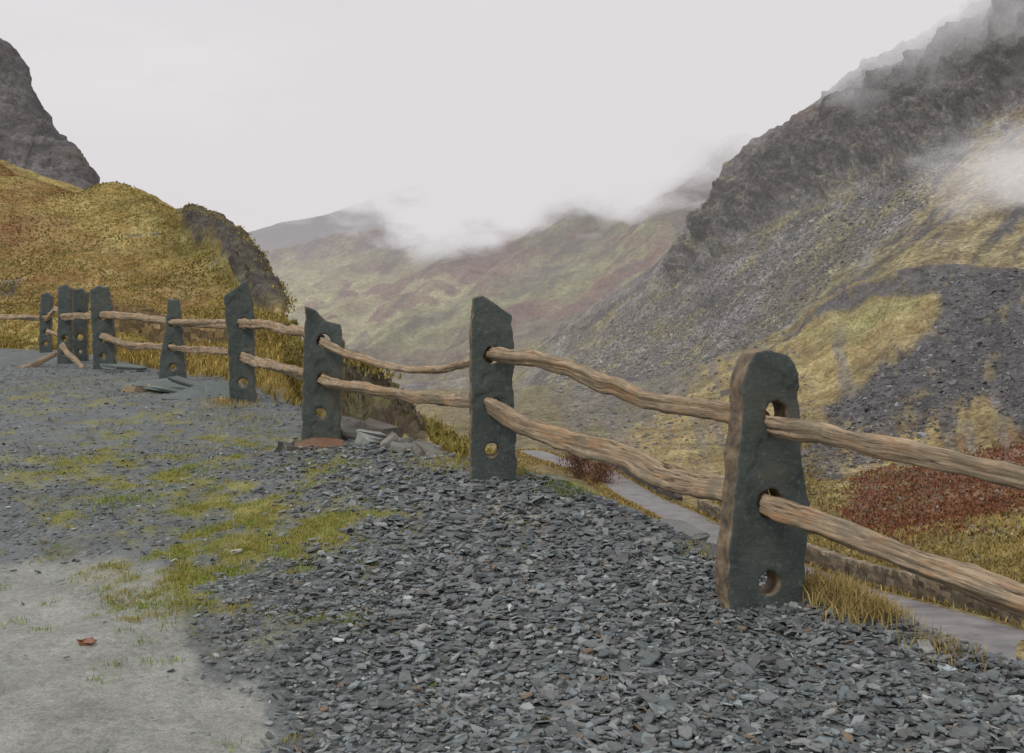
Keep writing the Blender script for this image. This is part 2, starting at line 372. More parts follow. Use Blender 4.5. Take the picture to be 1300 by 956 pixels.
# ---- valley + near right slope
scree=lin((117,114,110));screeD=lin((88,87,88));g2=lin((150,132,78));yg=lin((140,136,80));rb=lin((118,80,60));strw=lin((146,124,78))
SPOIL=[(1165,347),(1300,342),(1950,330),(1950,560),(1300,555),(1255,510),(1180,535),(1070,550),(1050,525),(1100,480),(1185,430),(1195,385)]
def colV(px,py,V,n,nm):
    C=paint(lin((132,117,72)),px,py,[
     ([(600,480),(900,430),(1000,420),(900,520),(820,590),(740,585),(650,560),(560,540)],lin((120,113,80)),20),
     ([(700,480),(880,455),(960,440),(900,500),(800,540),(720,540)],lin((116,112,102)),14,.8),
     ([(760,570),(860,500),(980,440),(1060,385),(1190,350),(1210,420),(1090,480),(1000,530),(900,590),(800,620)],g2,14,.9),
     ([(1030,420),(1100,372),(1170,370),(1160,400),(1080,440)],yg,14,.8),
     ([(1040,600),(1110,560),(1200,545),(1100,610),(1050,655)],g2,12),
     ([(1060,640),(1100,610),(1200,575),(1300,550),(1950,550),(1950,640),(1300,645),(1180,675),(1080,685)],rb,16,.9),
     ([(880,610),(1030,640),(1040,720),(900,670)],g2*.95,12,.8),
     ([(1040,700),(1300,675),(1950,670),(1950,900),(1300,800),(1040,735)],strw,14,.9),
     ([(1180,690),(1260,680),(1300,700),(1220,720)],yg,12,.6),
    ],warp=48,ws=46)
    f=fbm(V[...,0]/7,V[...,1]/7,V[...,2]/7,6,gain=.7)
    f2=fbm(V[...,0]/2,V[...,1]/2,V[...,2]/2,4,gain=.75)
    g=fbm(V[...,0]/20+9,V[...,1]/20,V[...,2]/20,4)
    st=fbm(px/30-py/90,(px+py)/140,0.,5,gain=.6)
    m=sstep(.04,.22,st)*sstep(-30,30,polysd(px,py,[(620,450),(1000,420),(1300,420),(1300,640),(1000,600),(800,600),(640,560)]))
    C+=(scree*.95-C)*(m*.65)[...,None]
    C+=(lin((110,103,66))-C)*(sstep(-.02,.28,g)*.55)[...,None]
    C+=(rb*1.1-C)*(sstep(.12,.3,f)*.4*sstep(480,560,py))[...,None]
    wob=26*fbm(px/30,py/30,71.,5,gain=.65)
    sp=np.maximum(sstep(-12,12,polysd(px+wob,py+wob*.6,SPOIL)),.95*sstep(-4,4,polysd(px,py+wob*.25,[(985,436),(1040,384),(1110,358),(1140,340),(1300,336),(1300,362),(1200,366),(1110,378),(1060,398)])))
    sp=np.maximum(sp,.8*sstep(-14,14,polysd(px+wob*1.6,py+wob,[(960,600),(1060,520),(1150,470),(1240,500),(1200,560),(1040,610)]))*sstep(-.2,.1,st))
    gp=sstep(.12,.3,fbm(px/50-py/50,(px+py)/50,91.,5,gain=.65))
    sp=sp*(1-.7*gp)
    C+=(screeD*(1+.5*st[...,None])-C)*sp[...,None]
    return C*(1+.6*f[...,None]*(1-.5*sp[...,None]))*(1+.5*f2[...,None])
slopem=terrain_mat('hill_slope',.22,.35,.6,.9,.5)
rowsV=[
 [(350,660,60),(560,660,35),(700,700,30),(900,800,22),(1100,900,17),(1300,1000,13),(1900,1400,11),(2600,1900,9)],
 [(350,600,160),(600,610,130),(690,592,112),(740,612,100),(800,645,84),(870,685,64),(950,735,48),(1060,785,38),(1180,825,31),(1300,868,26),(1900,1100,20),(2600,1450,16)],
 [(350,540,220),(600,560,180),(690,568,140),(740,585,118),(800,622,93),(870,648,76),(950,690,58),(1060,742,45),(1180,775,36.5),(1300,808,31),(1900,980,25),(2600,1200,22)],
 [(350,520,400),(600,530,260),(690,545,185),(740,560,160),(800,585,130),(870,605,108),(950,640,85),(1060,680,68),(1180,700,58),(1300,720,50),(1900,820,42),(2600,900,38)],
 [(350,510,500),(600,510,330),(690,520,250),(740,530,220),(800,545,185),(870,550,160),(950,570,130),(1060,590,108),(1180,590,95),(1300,590,88),(1900,640,75),(2600,700,65)],
 [(350,507,530),(600,500,380),(690,502,300),(800,512,245),(870,500,225),(950,490,200),(1060,470,175),(1180,450,155),(1300,450,140),(1900,450,120),(2600,450,100)],
 [(350,505,550),(600,495,420),(690,492,340),(800,490,290),(870,475,270),(950,445,250),(1000,420,240),(1040,385,230),(1075,370,222),(1110,360,215),(1135,344,208),(1180,345,200),(1300,350,185),(1900,330,160),(2600,300,140)],
 [(350,520,580),(600,520,450),(800,505,310),(950,460,270),(1060,395,240),(1180,352,216),(1300,358,200),(1900,340,175),(2600,310,160)],
 [(350,700,600),(800,700,330),(1180,500,240),(1300,500,220),(2600,500,190)]]
def wtV(px,py,V):
    r1x=[350,600,690,740,800,870,950,1060,1180,1300,1900,2600];a=[600,610,592,612,645,685,735,785,825,868,1100,1450];b=[540,560,568,585,622,648,690,742,775,808,980,1200]
    ya=np.interp(px,r1x,a);yb=np.interp(px,r1x,b)
    return 1-sstep(-18,-2,py-yb)*sstep(-18,-2,ya-py)*.97
_,VV=loft('valley_hillside',rowsV,[(350,640,60),(640,1320,440),(1320,2600,70)],340,lambda px,py:np.clip(3.8*(1-(py-340)/520),.4,3.8)*(1-.5*sstep(380,350,py)),14,slopem,colV,ridge=lambda px,py:sstep(-20,20,polysd(px,py,[(1180,340),(1950,330),(1950,560),(1300,560),(1150,540),(1060,530),(1190,420)]))*.3,wt=wtV)
# ---- right mountain
UP=[(850,335),(880,288),(930,212),(955,185),(1050,125),(1262,-10),(1950,-500),(1950,60),(1300,115),(1230,165),(1150,215),(1080,240),(1010,250),(960,290),(900,318),(860,350)]
def upm(px,py): return sstep(-15,20,polysd(px+30*pn(px/24,py/24,0.)+14*pn(px/9,py/9,0.),py+26*pn(px/24,py/24,7.)+14*pn(px/9,py/9,8.),UP))
def gully(px,py): 
    s=(px*.80+py*.60);t=(px*.60-py*.80)
    return fbm(s/30,t/150,33.,5,True,gain=.55)
def colM(px,py,V,n,nm):
    C=paint(scree,px,py,[
     ([(340,600),(600,520),(700,430),(780,390),(850,400),(800,480),(650,560)],lin((124,118,84)),22),
     ([(650,470),(760,400),(860,340),(930,330),(860,420),(760,470),(680,500)],lin((118,114,104)),18,.8),
     ([(1000,340),(1050,280),(1110,265),(1080,310),(1040,350)],lin((136,130,82)),14,.8),
     ([(960,400),(1060,330),(1140,300),(1190,330),(1060,370),(980,430)],lin((138,130,82)),14,.7),
    ],warp=34,ws=46)
    s=(px*.62+py*.78);t=(px*.78-py*.62)
    low=1-upm(px,py)
    st=fbm(s/22,t/130,4.,6,gain=.68)
    C+=(lin((88,85,83))-C)*(sstep(.02,.18,st)*.8*low)[...,None]
    C+=(lin((146,143,140))-C)*(sstep(-.03,-.2,st)*.65*low)[...,None]
    st2=fbm(s/20+40,t/90,14.,6,gain=.68)
    C+=(lin((134,126,80))-C)*(sstep(.02,.2,st2)*.8*low)[...,None]
    wob=36*fbm(px/40,py/40,61.,5,gain=.68)
    gm_=sstep(-22,22,polysd(px+wob,py+wob,[(1120,345),(1165,275),(1215,215),(1300,150),(1950,60),(1950,420),(1300,380),(1180,370)]))*sstep(.28,.0,st)
    C+=(lin((148,132,84))-C)*(gm_*.85*low)[...,None]
    st4=fbm(s/9,t/22,54.,5,gain=.72)
    C*=(1+.5*st4*low)[...,None]
    steep=nm[...,2]
    f=fbm(V[...,0]/12,V[...,1]/12,V[...,2]/7,6,gain=.75)
    g=fbm(V[...,0]/40,V[...,1]/40,V[...,2]/30,5,gain=.6)
    gl=gully(px,py)
    rockc=lin((100,96,92))*(1+1.5*f[...,None])
    ledge=np.where((g>-.02)[...,None],lin((124,116,74)),lin((108,82,70)))*(1+.6*f[...,None])
    lm=sstep(.45,.65,steep*.8+.6*f+.45*g-.45*gl+.16)
    UC=rockc+(ledge-rockc)*lm[...,None]*.9
    C=C*(1+.6*f[...,None])
    return C*low[...,None]+UC*(1-low[...,None])
base=[(350,560,400),(600,530,430),(690,512,370),(800,512,310),(870,500,290),(950,470,270),(1060,405,250),(1180,372,230),(1300,372,215),(1900,380,190),(2600,400,170)]
skyl=[(350,520,640),(600,490,600),(650,466,590),(690,440,580),(740,410,560),(800,372,530),(850,330,505),(866,300,498),(880,290,492),(905,260,480),(918,232,476),(932,215,472),(955,191,466),(985,180,460),(1000,168,455),(1050,131,440),(1070,112,432),(1120,84,420),(1170,60,405),(1200,40,395),(1262,0,380),(1350,-60,360),(1900,-380,300),(2600,-700,250)]
cols=np.array(sorted(set([q[0] for q in base]+[q[0] for q in skyl])),float)
bi=lambda L,j:np.interp(cols,[q[0] for q in L],[q[j] for q in L])
def rowmix(t,td): return [(c,a*(1-t)+b*t,e*(1-td)+g*td) for c,a,b,e,g in zip(cols,bi(base,1),bi(skyl,1),bi(base,2),bi(skyl,2))]
rowsM=[[(c,a+90,e*.97) for c,a,e in zip(cols,bi(base,1),bi(base,2))],base,rowmix(.25,.36),rowmix(.5,.68),rowmix(.62,.82),rowmix(.75,.89),rowmix(.9,.95),skyl,
 [(c,b+25,g*1.1) for c,b,g in zip(cols,bi(skyl,1),bi(skyl,2))],[(c,b+400,g*1.4) for c,b,g in zip(cols,bi(skyl,1),bi(skyl,2))]]
mtm=terrain_mat('mountain',.55,1.4,.7,1.0,.7)
def gul(px,py,V):
    u=upm(px,py)
    yk=np.interp(px,[q[0] for q in skyl],[q[1] for q in skyl])
    inn=.12+.88*sstep(4,40,py-yk)
    return u*inn*(1.2*gully(px,py)-.2)+.3*(1-u)*fbm((px*.62+py*.78)/40,(px*.78-py*.62)/260,5.,4,True)
def ampM(px,py):
    yk=np.interp(px,[q[0] for q in skyl],[q[1] for q in skyl])
    return 3.2+6.5*upm(px,py)*(.2+.8*sstep(4,40,py-yk))
_,VM=loft('mountain',rowsM,[(350,620,40),(620,1320,500),(1320,2600,70)],360,ampM,26,mtm,colM,ridge=lambda px,py:.15+.5*upm(px,py),extra=gul,octv=7)
# ---- mid far hillside
def colF(px,py,V,n,nm):
    C=paint(lin((114,104,80)),px,py,[
     ([(300,330),(420,310),(560,330),(600,350),(560,400),(420,440),(320,420)],lin((146,144,96)),16,.8),
     ([(380,400),(470,350),(600,330),(680,300),(720,310),(640,360),(540,400),(440,440)],lin((116,82,70)),14,.8),
     ([(460,440),(560,400),(700,340),(830,270),(900,260),(840,320),(720,390),(600,440),(500,470)],lin((122,122,76)),14,.8),
     ([(620,420),(720,380),(800,330),(860,300),(840,330),(760,390),(660,430)],lin((116,78,64)),12,.8),
     ([(340,300),(420,285),(560,290),(700,270),(600,310),(460,325),(340,335)],lin((100,78,76)),16,.8),
     ([(760,270),(930,225),(960,260),(880,300),(820,290)],lin((100,84,80)),14,.7),
     ([(660,300),(760,250),(830,250),(740,300),(690,330)],lin((116,116,78)),12,.6),
    ],warp=44,ws=60)
    s=(px*.5+py*.86);t=(px*.86-py*.5)
    st=fbm(s/15,t/110,4.,6,gain=.68);st2=fbm(s/11+30,t/80,9.,6,gain=.68);st3=fbm(s/24+60,t/90,19.,6,gain=.68)
    C+=(lin((118,80,66))-C)*(sstep(.04,.2,st)*.6)[...,None]
    C+=(lin((130,130,86))-C)*(sstep(.04,.2,st2)*.6)[...,None]
    C+=(lin((80,70,64))-C)*(sstep(.06,.2,st3)*.6)[...,None]
    cell=np.floor((px+py*1.4)/26)+17*np.floor((py-px*.25)/11)
    hsh=np.modf(np.abs(np.sin(cell*12.9898)*43758.5))[0]
    fm_=sstep(-10,10,polysd(px+12*pn(px/20,py/20,3.),py,[(330,395),(400,355),(480,352),(600,372),(560,410),(470,440),(380,430)]))*(hsh>.4)
    C+=(lin((152,150,102))*(.8+.4*hsh[...,None])-C)*(fm_*.65)[...,None]
    return C*(1+.55*st2[...,None])
fm=terrain_mat('far_hill',2.2,4,.42,.9,.3,.92)
rowsF=[[(-300,700,500),(480,700,500),(1300,700,450)],
 [(-300,520,800),(320,480,800),(480,500,760),(650,530,640),(850,500,600),(1300,480,560)],
 [(-300,460,1000),(320,420,1050),(480,430,980),(650,440,900),(850,420,820),(1300,380,760)],
 [(-300,400,1300),(320,380,1350),(400,368,1330),(520,360,1250),(650,350,1180),(850,320,1050),(1300,300,950)],
 [(-300,380,1500),(320,358,1550),(400,342,1520),(520,312,1500),(650,270,1420),(780,238,1300),(850,240,1250),(930,235,1200),(1300,250,1100)],
 [(-300,375,1600),(320,352,1650),(400,334,1620),(520,300,1600),(650,248,1520),(780,218,1400),(930,205,1300),(1300,220,1200)],
 [(-300,700,2000),(1300,600,1600)]]
loft('far_hillside',rowsF,[(-300,280,60),(280,960,400),(960,1300,40)],280,lambda px,py:18+0*px,130,fm,colF,ridge=.3,extra=lambda px,py,V:1.1*fbm((px*.5+py*.86)/60,(px*.86-py*.5)/300,3.,5,True)-.3)
rowsF2=[[(-500,450,1900),(900,450,1900)],[(-500,340,2100),(290,340,2100),(900,330,2100)],
 [(-500,320,2400),(200,316,2400),(295,300,2400),(350,290,2400),(430,270,2400),(470,254,2400),(520,238,2400),(600,225,2400),(900,200,2400)],
 [(-500,330,2600),(900,330,2600)],[(-500,500,2900),(900,500,2900)]]
loft('far_mountain',rowsF2,[(-500,280,40),(280,900,220)],140,16,220,fm,lambda px,py,V,n,nm:rockcol(lin((82,76,80)),lin((100,94,72)),px,py,V,n,150,.1),ridge=.3)
bpy.ops.mesh.primitive_circle_add(vertices=64,radius=9000,fill_type='NGON',location=(0,0,-48))  # wide ground sheet added under the terrain to block sky light from below
g=bpy.context.object;g.name='ground';gm=terrain_mat('ground_far',3,2,.3,.5,.2)
set_col(g.data,np.tile(lin((112,104,70)),(len(g.data.vertices),1)));g.data.materials.append(gm)
# ---------------------------------------------------------------- scree blocks on the hillsides
def scatter_on(Vg,polys,n,k0=0):
    px,py=toPx(Vg)
    ok=np.zeros(px.shape,bool)
    wob=22*fbm(px/30,py/30,71.,4,gain=.65)
    for pl in polys: ok|=polysd(px+wob,py+wob*.6,pl)>0
    ok[-1]=False;ok[:,-1]=False
    I,J=np.nonzero(ok[:-1,:-1]);
    a=np.linalg.norm(np.cross(Vg[I+1,J]-Vg[I,J],Vg[I,J+1]-Vg[I,J]),axis=1)/np.maximum(Vg[I,J,1],1)**2
    s=rng.choice(len(I),n,p=a/a.sum());u=rng.uniform(0,1,(n,1));v=rng.uniform(0,1,(n,1));i=I[s];j=J[s]
    return Vg[i,j]*(1-u)*(1-v)+Vg[i+1,j]*u*(1-v)+Vg[i,j+1]*(1-u)*v+Vg[i+1,j+1]*u*v
m,nt,o=newmat('scree_block');bsdf(nt,o,attr(nt,'Col'),.8,.2);blockmat=m
B=scatter_on(VV[:270],[SPOIL,[(1000,600),(1060,520),(1150,470),(1240,500),(1200,560),(1040,610)]],14000)
qx,qy=toPx(B);gp=fbm(qx/50-qy/50,(qx+qy)/50,91.,5,gain=.65);B=B[(gp<.15)|(rng.uniform(0,1,len(B))<.25)]
sz_=np.exp(rng.normal(math.log(.26),.5,len(B)))*B[:,1]/150
col=lin((96,95,96))*np.exp(rng.normal(0,.4,(len(B),1)))
chips('spoil_heap_blocks',B[:,0],B[:,1],B[:,2]+.05,np.minimum(sz_,1.2),.6,blockmat,col,5,.6)
B=scatter_on(VV[:270],[[(700,480),(880,455),(1000,420),(1040,520),(900,590),(740,590)],[(1040,590),(1300,560),(1300,740),(1040,720)]],1700)
col=lin((114,112,106))*np.exp(rng.normal(0,.3,(len(B),1)))
chips('hillside_boulders',B[:,0],B[:,1],B[:,2],np.exp(rng.normal(math.log(.22),.4,len(B)))*B[:,1]/110,.5,blockmat,col,5,.7)
B=scatter_on(VM[:260],[[(700,480),(850,350),(960,300),(1080,250),(1230,170),(1180,260),(1050,360),(980,430),(850,480)]],13000)
col=lin((114,112,108))*np.exp(rng.normal(0,.35,(len(B),1)))
chips('mountain_scree',B[:,0],B[:,1],B[:,2]+.1,np.exp(rng.normal(math.log(.5),.4,len(B)))*B[:,1]/380,.6,blockmat,col,5,.5)
tick('scree')
# ---------------------------------------------------------------- road
RL=[(2200,1180,21.0),(1700,1000,23.5),(1420,885,27),(1300,838,28.9),(1200,802,33.3),(1100,768,39),(1000,729,48),(930,692,57),(870,664,70.5),(820,642,83),(785,620,98),(760,603,109),(735,596,111),(700,583,122),(670,576,136),(630,580,150)]
P=np.array([U(*q) for q in RL]);
def resample(P,n):
    s=np.concatenate([[0],np.cumsum(np.linalg.norm(np.diff(P,axis=0),axis=1))]);t=np.linspace(0,s[-1],n)
    Q=np.stack([np.interp(t,s,P[:,j]) for j in range(P.shape[1])],-1)
    k=np.hanning(9);k/=k.sum()
    for j in range(P.shape[1]): Q[:,j]=np.convolve(np.pad(Q[:,j],4,'edge'),k,'valid')
    return Q
from mathutils.bvhtree import BVHTree
def bvh_of(V):
    R_,C_,_=V.shape;idx=np.arange(R_*C_).reshape(R_,C_)
    q=np.stack([idx[:-1,:-1],idx[:-1,1:],idx[1:,1:],idx[1:,:-1]],-1).reshape(-1,4)
    return BVHTree.FromPolygons(V.reshape(-1,3).tolist(),q.tolist())
BV=bvh_of(VV[:140])
def dropz(bv,x,y,d=None):
    h=bv.ray_cast(Vector((x,y,400)),Vector((0,0,-1)))
    return h[0].z if h[0] is not None else d
Q=resample(P,160)
tg=np.gradient(Q,axis=0);tg[:,2]=0;tg/=np.linalg.norm(tg,axis=1)[:,None];pr=np.stack([tg[:,1],-tg[:,0],tg[:,2]],-1)
W=1.6;offs=np.linspace(-W,W,7)
RV=np.zeros((len(Q),7,3))
for i in range(len(Q)):
    for j,of in enumerate(offs): RV[i,j]=Q[i]+pr[i]*of
    zs=[dropz(BV,RV[i,j,0],RV[i,j,1],Q[i,2]) for j in range(7)]
    RV[i,:,2]=max(zs)+.08
for j in range(7): RV[:,j,2]=np.convolve(np.pad(RV[:,j,2],4,'edge'),np.ones(9)/9,'valid')+.05
# grassed verge shoulders falling away each side of the carriageway
def shoulder(sg):
    out=np.zeros((len(Q),6,3))
    for j,(of,dz) in enumerate([(W-.12,-.03),(W+.15,.03),(W+.45,.0),(W+.9,-.2),(W+1.5,-.7),(W+2.2,-1.5)]):
        out[:,j]=Q+pr*(of*sg);out[:,j,2]=RV[:,3,2]+dz+.05*fbm(np.arange(len(Q))*.4,j*.7,sg*3.,3)
    return out
SHL=[shoulder(-1),shoulder(1)]
me=grid_mesh('road',RV)
m,nt,o=newmat('asphalt');p=pos(nt)
bsdf(nt,o,mix(nt,mapr(nt,noise(nt,p,.7,7,.7),.35,.65,0,1),lin((104,102,102)),lin((140,137,137))),.6,.4,noise(nt,p,30,3,.6),.01,.4)
mk_obj('road',me,[m])
for S in SHL:
    me=grid_mesh('road_verge',S);set_col(me,np.tile(lin((126,114,70)),(S.shape[0]*S.shape[1],1)));mk_obj('road_verge',me,[slopem])
# ---------------------------------------------------------------- stone walls
m,nt,o=newmat('wall_stone');p=pos(nt);c=attr(nt,'Col')
bsdf(nt,o,mix(nt,1.0,c,gray(nt,mapr(nt,noise(nt,p,8,6,.7),.3,.7,.7,1.3)),'MULTIPLY'),.9,.15,noise(nt,p,20,5,.7),.03,.6)
wallmat=m
def stone_wall(name,P,h,th,seed,bs=.34,c1=(100,94,84),c2=(124,112,92)):
    r=np.random.default_rng(seed);P=np.array(P)
    L=np.concatenate([[0],np.cumsum(np.linalg.norm(np.diff(P,axis=0),axis=1))])
    cube=np.array([(a,b,c_) for a in(-1,1) for b in(-1,1) for c_ in(-1,1)],float)
    fc=[(0,1,3,2),(4,6,7,5),(0,4,5,1),(2,3,7,6),(0,2,6,4),(1,5,7,3)]
    Vs=[];Ls=[];Cs=[];k=0
    rowsn=max(2,int(round(h/(bs*.5))));rh=h/rowsn
    for rr in range(rowsn+1):
        s=r.uniform(0,bs*.5)
        while s<L[-1]:
            w_=bs*r.uniform(.6,1.5)
            x,y,z=[np.interp(s+w_/2,L,P[:,j]) for j in range(3)]
            x2,y2=[np.interp(min(s+w_/2+.3,L[-1]),L,P[:,j]) for j in range(2)];x1,y1=[np.interp(s+w_/2-.3,L,P[:,j]) for j in range(2)]
            t=np.array([x2-x1,y2-y1]);t/=np.linalg.norm(t)+1e-9
            cap=rr==rowsn
            v=cube*np.array([w_/2*.98,th/2*(1.1-.25*rr/rowsn),rh/2*(1.25 if not cap else 1.0)])
            v+=r.uniform(-.03,.03,v.shape)*bs*2.2
            v[:,2]+=rr*rh+rh/2-.15
            ww=np.stack([x+v[:,0]*t[0]-v[:,1]*t[1],y+v[:,0]*t[1]+v[:,1]*t[0],z+v[:,2]],-1)
            Vs.append(ww);
            for f_ in fc: Ls.extend([q+k for q in f_])
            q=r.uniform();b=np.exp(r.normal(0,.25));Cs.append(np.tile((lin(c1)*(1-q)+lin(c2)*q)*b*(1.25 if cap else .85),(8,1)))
            k+=8;s+=w_
    V=np.concatenate(Vs);nf=len(Ls)//4
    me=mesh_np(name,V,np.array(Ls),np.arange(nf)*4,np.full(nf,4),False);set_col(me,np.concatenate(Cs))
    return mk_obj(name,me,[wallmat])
def along(i0,i1,off,dz=0):
    return [(*(Q[i]+pr[i]*off)[:2],RV[i,3,2]-.1+dz) for i in range(i0,i1)]
sgn=-1 if (Q[40]+pr[40]*2.75)[1]<(Q[40])[1] else 1
stone_wall('stone_wall',along(4,70,2.2*sgn),.95,.5,1,.42)
stone_wall('stone_wall',along(76,112,2.2*sgn),1.0,.5,2,.5,(84,80,76),(104,98,90))
BK=bvh_of(VK)
pts=[]
for q in np.linspace(150,300,40):
    d=27.5-(q-150)/150*3.0;x=(q-CX)/F*d;zz=dropz(BK,x,d,CH-1.3);pts.append((x,d,zz))
stone_wall('stone_wall',pts,.75,.4,3,.3,(104,92,70),(130,112,78))
tick('walls')
# ---------------------------------------------------------------- fence
m,nt,o=newmat('post_slate');tcn=nt.nodes.new('ShaderNodeTexCoord');ob=tcn.outputs['Object'];p=pos(nt)
sx=nt.nodes.new('ShaderNodeSeparateXYZ');nt.links.new(tcn.outputs['Normal'],sx.inputs[0])
az=math_(nt,'ABSOLUTE',sx.outputs[2],None)
front=mapr(nt,az,.45,.85,0,1)
n1=noise(nt,p,5,8,.65,.5);n2=noise(nt,p,40,6,.7)
dk_=mix(nt,mapr(nt,n1,.3,.7,0,1),lin((56,65,63)),lin((84,93,89)))
dk_=mix(nt,mapr(nt,n2,.54,.68,0,.5),dk_,lin((118,124,116)))
rust_=mix(nt,mapr(nt,noise(nt,p,2.2,6,.6),.54,.68,0,.55),dk_,lin((98,92,78)))
sd_=mix(nt,mapr(nt,noise(nt,p,12,6,.7),.35,.65,0,1),lin((80,75,66)),lin((136,118,94)))
colp=mix(nt,front,sd_,rust_)
mps=nt.nodes.new('ShaderNodeMapping');mps.inputs['Scale'].default_value=(1,3,1);nt.links.new(ob,mps.inputs[0])
n3=noise(nt,mps.outputs[0],9,8,.7,.4)
bsdf(nt,o,colp,.6,.35,math_(nt,'ADD',n3,math_(nt,'MULTIPLY',n2,.5)),.012,.5)
postmat=m
fence=bpy.data.objects.new('slate_post_and_rail_fence',None);sc.collection.objects.link(fence)
def project(px,py,P0,th):
    n=np.array([math.sin(th),-math.cos(th),0]);wv=np.array([math.cos(th),math.sin(th),0])
    r=np.array([(px-CX)/F,1,(HY-py)/F]);t=(n@P0)/(n@r);q=t*r
    return (q-P0)@wv,q[2]
def post(name,cx,base,d,yaw,outline,holes,thick,vox=.011):
    th=math.radians(yaw);P0=np.array([(cx-CX)/F*d,d,0.0])
    pts=[project(a,b,P0,th) for a,b in outline]
    zb=min(q[1] for q in pts)
    pts=[(a,b-(.3 if b<zb+.06 else 0)) for a,b in pts]
    out=[]
    r=random.Random(int(cx))
    for i in range(len(pts)):
        a=pts[i];b=pts[(i+1)%len(pts)];L=math.hypot(b[0]-a[0],b[1]-a[1]);k=max(1,int(L/.05))
        for j in range(k):
            f=j/k;o_=.008 if j else .0
            out.append((a[0]+(b[0]-a[0])*f+r.uniform(-o_,o_),a[1]+(b[1]-a[1])*f+r.uniform(-o_,o_)))
    cu=bpy.data.curves.new(name,'CURVE');cu.dimensions='2D';cu.fill_mode='BOTH';cu.extrude=thick/2
    def spl(pp):
        s=cu.splines.new('POLY');s.points.add(len(pp)-1)
        for i,q in enumerate(pp): s.points[i].co=(q[0],q[1],0,1)
        s.use_cyclic_u=True
    spl(out)
    for (hx,hy,hr) in holes:
        a,b=project(hx,hy,P0,th);R=hr/F*d
        spl([(a+R*math.cos(t_)*r.uniform(.93,1.07),b+R*1.05*math.sin(t_)) for t_ in np.linspace(0,2*math.pi,18,endpoint=False)])
    tmp=bpy.data.objects.new('tmp',cu);sc.collection.objects.link(tmp)
    dg=bpy.context.evaluated_depsgraph_get();dg.update()
    m1=bpy.data.meshes.new_from_object(tmp.evaluated_get(dg));bpy.data.objects.remove(tmp)
    t2=bpy.data.objects.new('tmp2',m1);sc.collection.objects.link(t2)
    wl=t2.modifiers.new('w','WELD');wl.merge_threshold=.0005
    md=t2.modifiers.new('r','REMESH');md.mode='VOXEL';md.voxel_size=vox
    dg=bpy.context.evaluated_depsgraph_get();dg.update()
    m2=bpy.data.meshes.new_from_object(t2.evaluated_get(dg));bpy.data.objects.remove(t2)
    m2.name=name
    nv=len(m2.vertices);c=np.zeros(nv*3,np.float32);m2.vertices.foreach_get('co',c);c=c.reshape(-1,3).astype(float)
    nn=np.zeros(nv*3,np.float32);m2.vertices.foreach_get('normal',nn);nn=nn.reshape(-1,3)
    sf=1-np.minimum(1,np.abs(nn[:,2]));o1=cx*1.7
    dsp=.008*fbm(c[:,0]*5+o1,c[:,1]*5,c[:,2]*5,4)+sf*.022*fbm(c[:,0]*9+o1,c[:,1]*9,c[:,2]*30,4)
    f1=pn(c[:,0]*3.0+o1,c[:,1]*1.6,5.)+.3*pn(c[:,0]*11+o1,c[:,1]*9,2.)
    dsp+=(1-sf)*(.005*(f1>.2)-.005*(f1<-.4))
    c+=nn*dsp[:,None]
    m2.vertices.foreach_set('co',c.astype(np.float32).ravel());m2.update()
    m2.polygons.foreach_set('use_smooth',np.ones(len(m2.polygons),bool))
    m2.materials.clear();m2.materials.append(postmat)
    o_=bpy.data.objects.new(name,m2);sc.collection.objects.link(o_)
    X=Vector((math.cos(th),math.sin(th),0));Yv=Vector((0,0,1));Zv=Vector((math.sin(th),-math.cos(th),0))
    M_=Matrix((X,Yv,Zv)).transposed().to_4x4();loc=Vector((P0[0],P0[1],CH))-Zv*(thick/2);M_.translation=loc
    o_.matrix_world=M_;o_.parent=fence
    return o_
post('post',972,778,4.74,15,[(923,790),(925,700),(936,600),(941,540),(944,480),(958,449),(975,444),(1000,449),(1013,474),(1017,560),(1020,600),(1028,640),(1024,700),(1016,792)],[(986,527,17),(979,639,18),(977,741,15)],.13,.009)
post('post',626,610,6.75,9,[(597,620),(598,470),(600,378),(612,375),(628,384),(650,401),(653,440),(651,480),(655,540),(657,618)],[(625,451,11),(627,517,11),(624,571,9)],.10,.010)
post('post',407,562,9.2,6,[(381,570),(385,470),(387,389),(400,394),(415,408),(432,412),(436,440),(433,500),(429,568)],[(411,433,9),(411,482,9),(407,525,7)],.10)
post('post',304,511,12,8,[(292,520),(290,440),(284,376),(300,364),(314,355),(321,385),(323,440),(325,516)],[(309,411,7),(311,455,7),(308,486,6)],.10)
post('post',218,485,14.5,5,[(200,492),(203,450),(210,418),(212,379),(226,380),(229,395),(233,440),(238,490)],[(219,410,5),(219,441,5),(219,466,4)],.11,.015)
post('post',131,470,16.5,5,[(118,476),(117,430),(113,368),(124,362),(137,364),(143,400),(145,430),(148,475)],[(130,402,4.5),(131,430,4.5),(131,452,3.5)],.11,.015)
post('post',101,462,18.7,5,[(91,467),(92,400),(93,367),(104,366),(111,372),(110,420),(111,466)],[(101,400,4),(101,428,4),(101,446,3)],.11,.015)
post('post',82,462,18.0,5,[(72,467),(73,400),(73,364),(84,361),(91,366),(91,420),(93,466)],[(82,402,4),(82,430,4),(82,448,3)],.11,.015)
post('post',57,448,21,5,[(49,454),(50,400),(52,373),(60,371),(66,376),(64,420),(66,453)],[(57,403,3.5),(58,422,3),(57,436,3)],.11,.015)
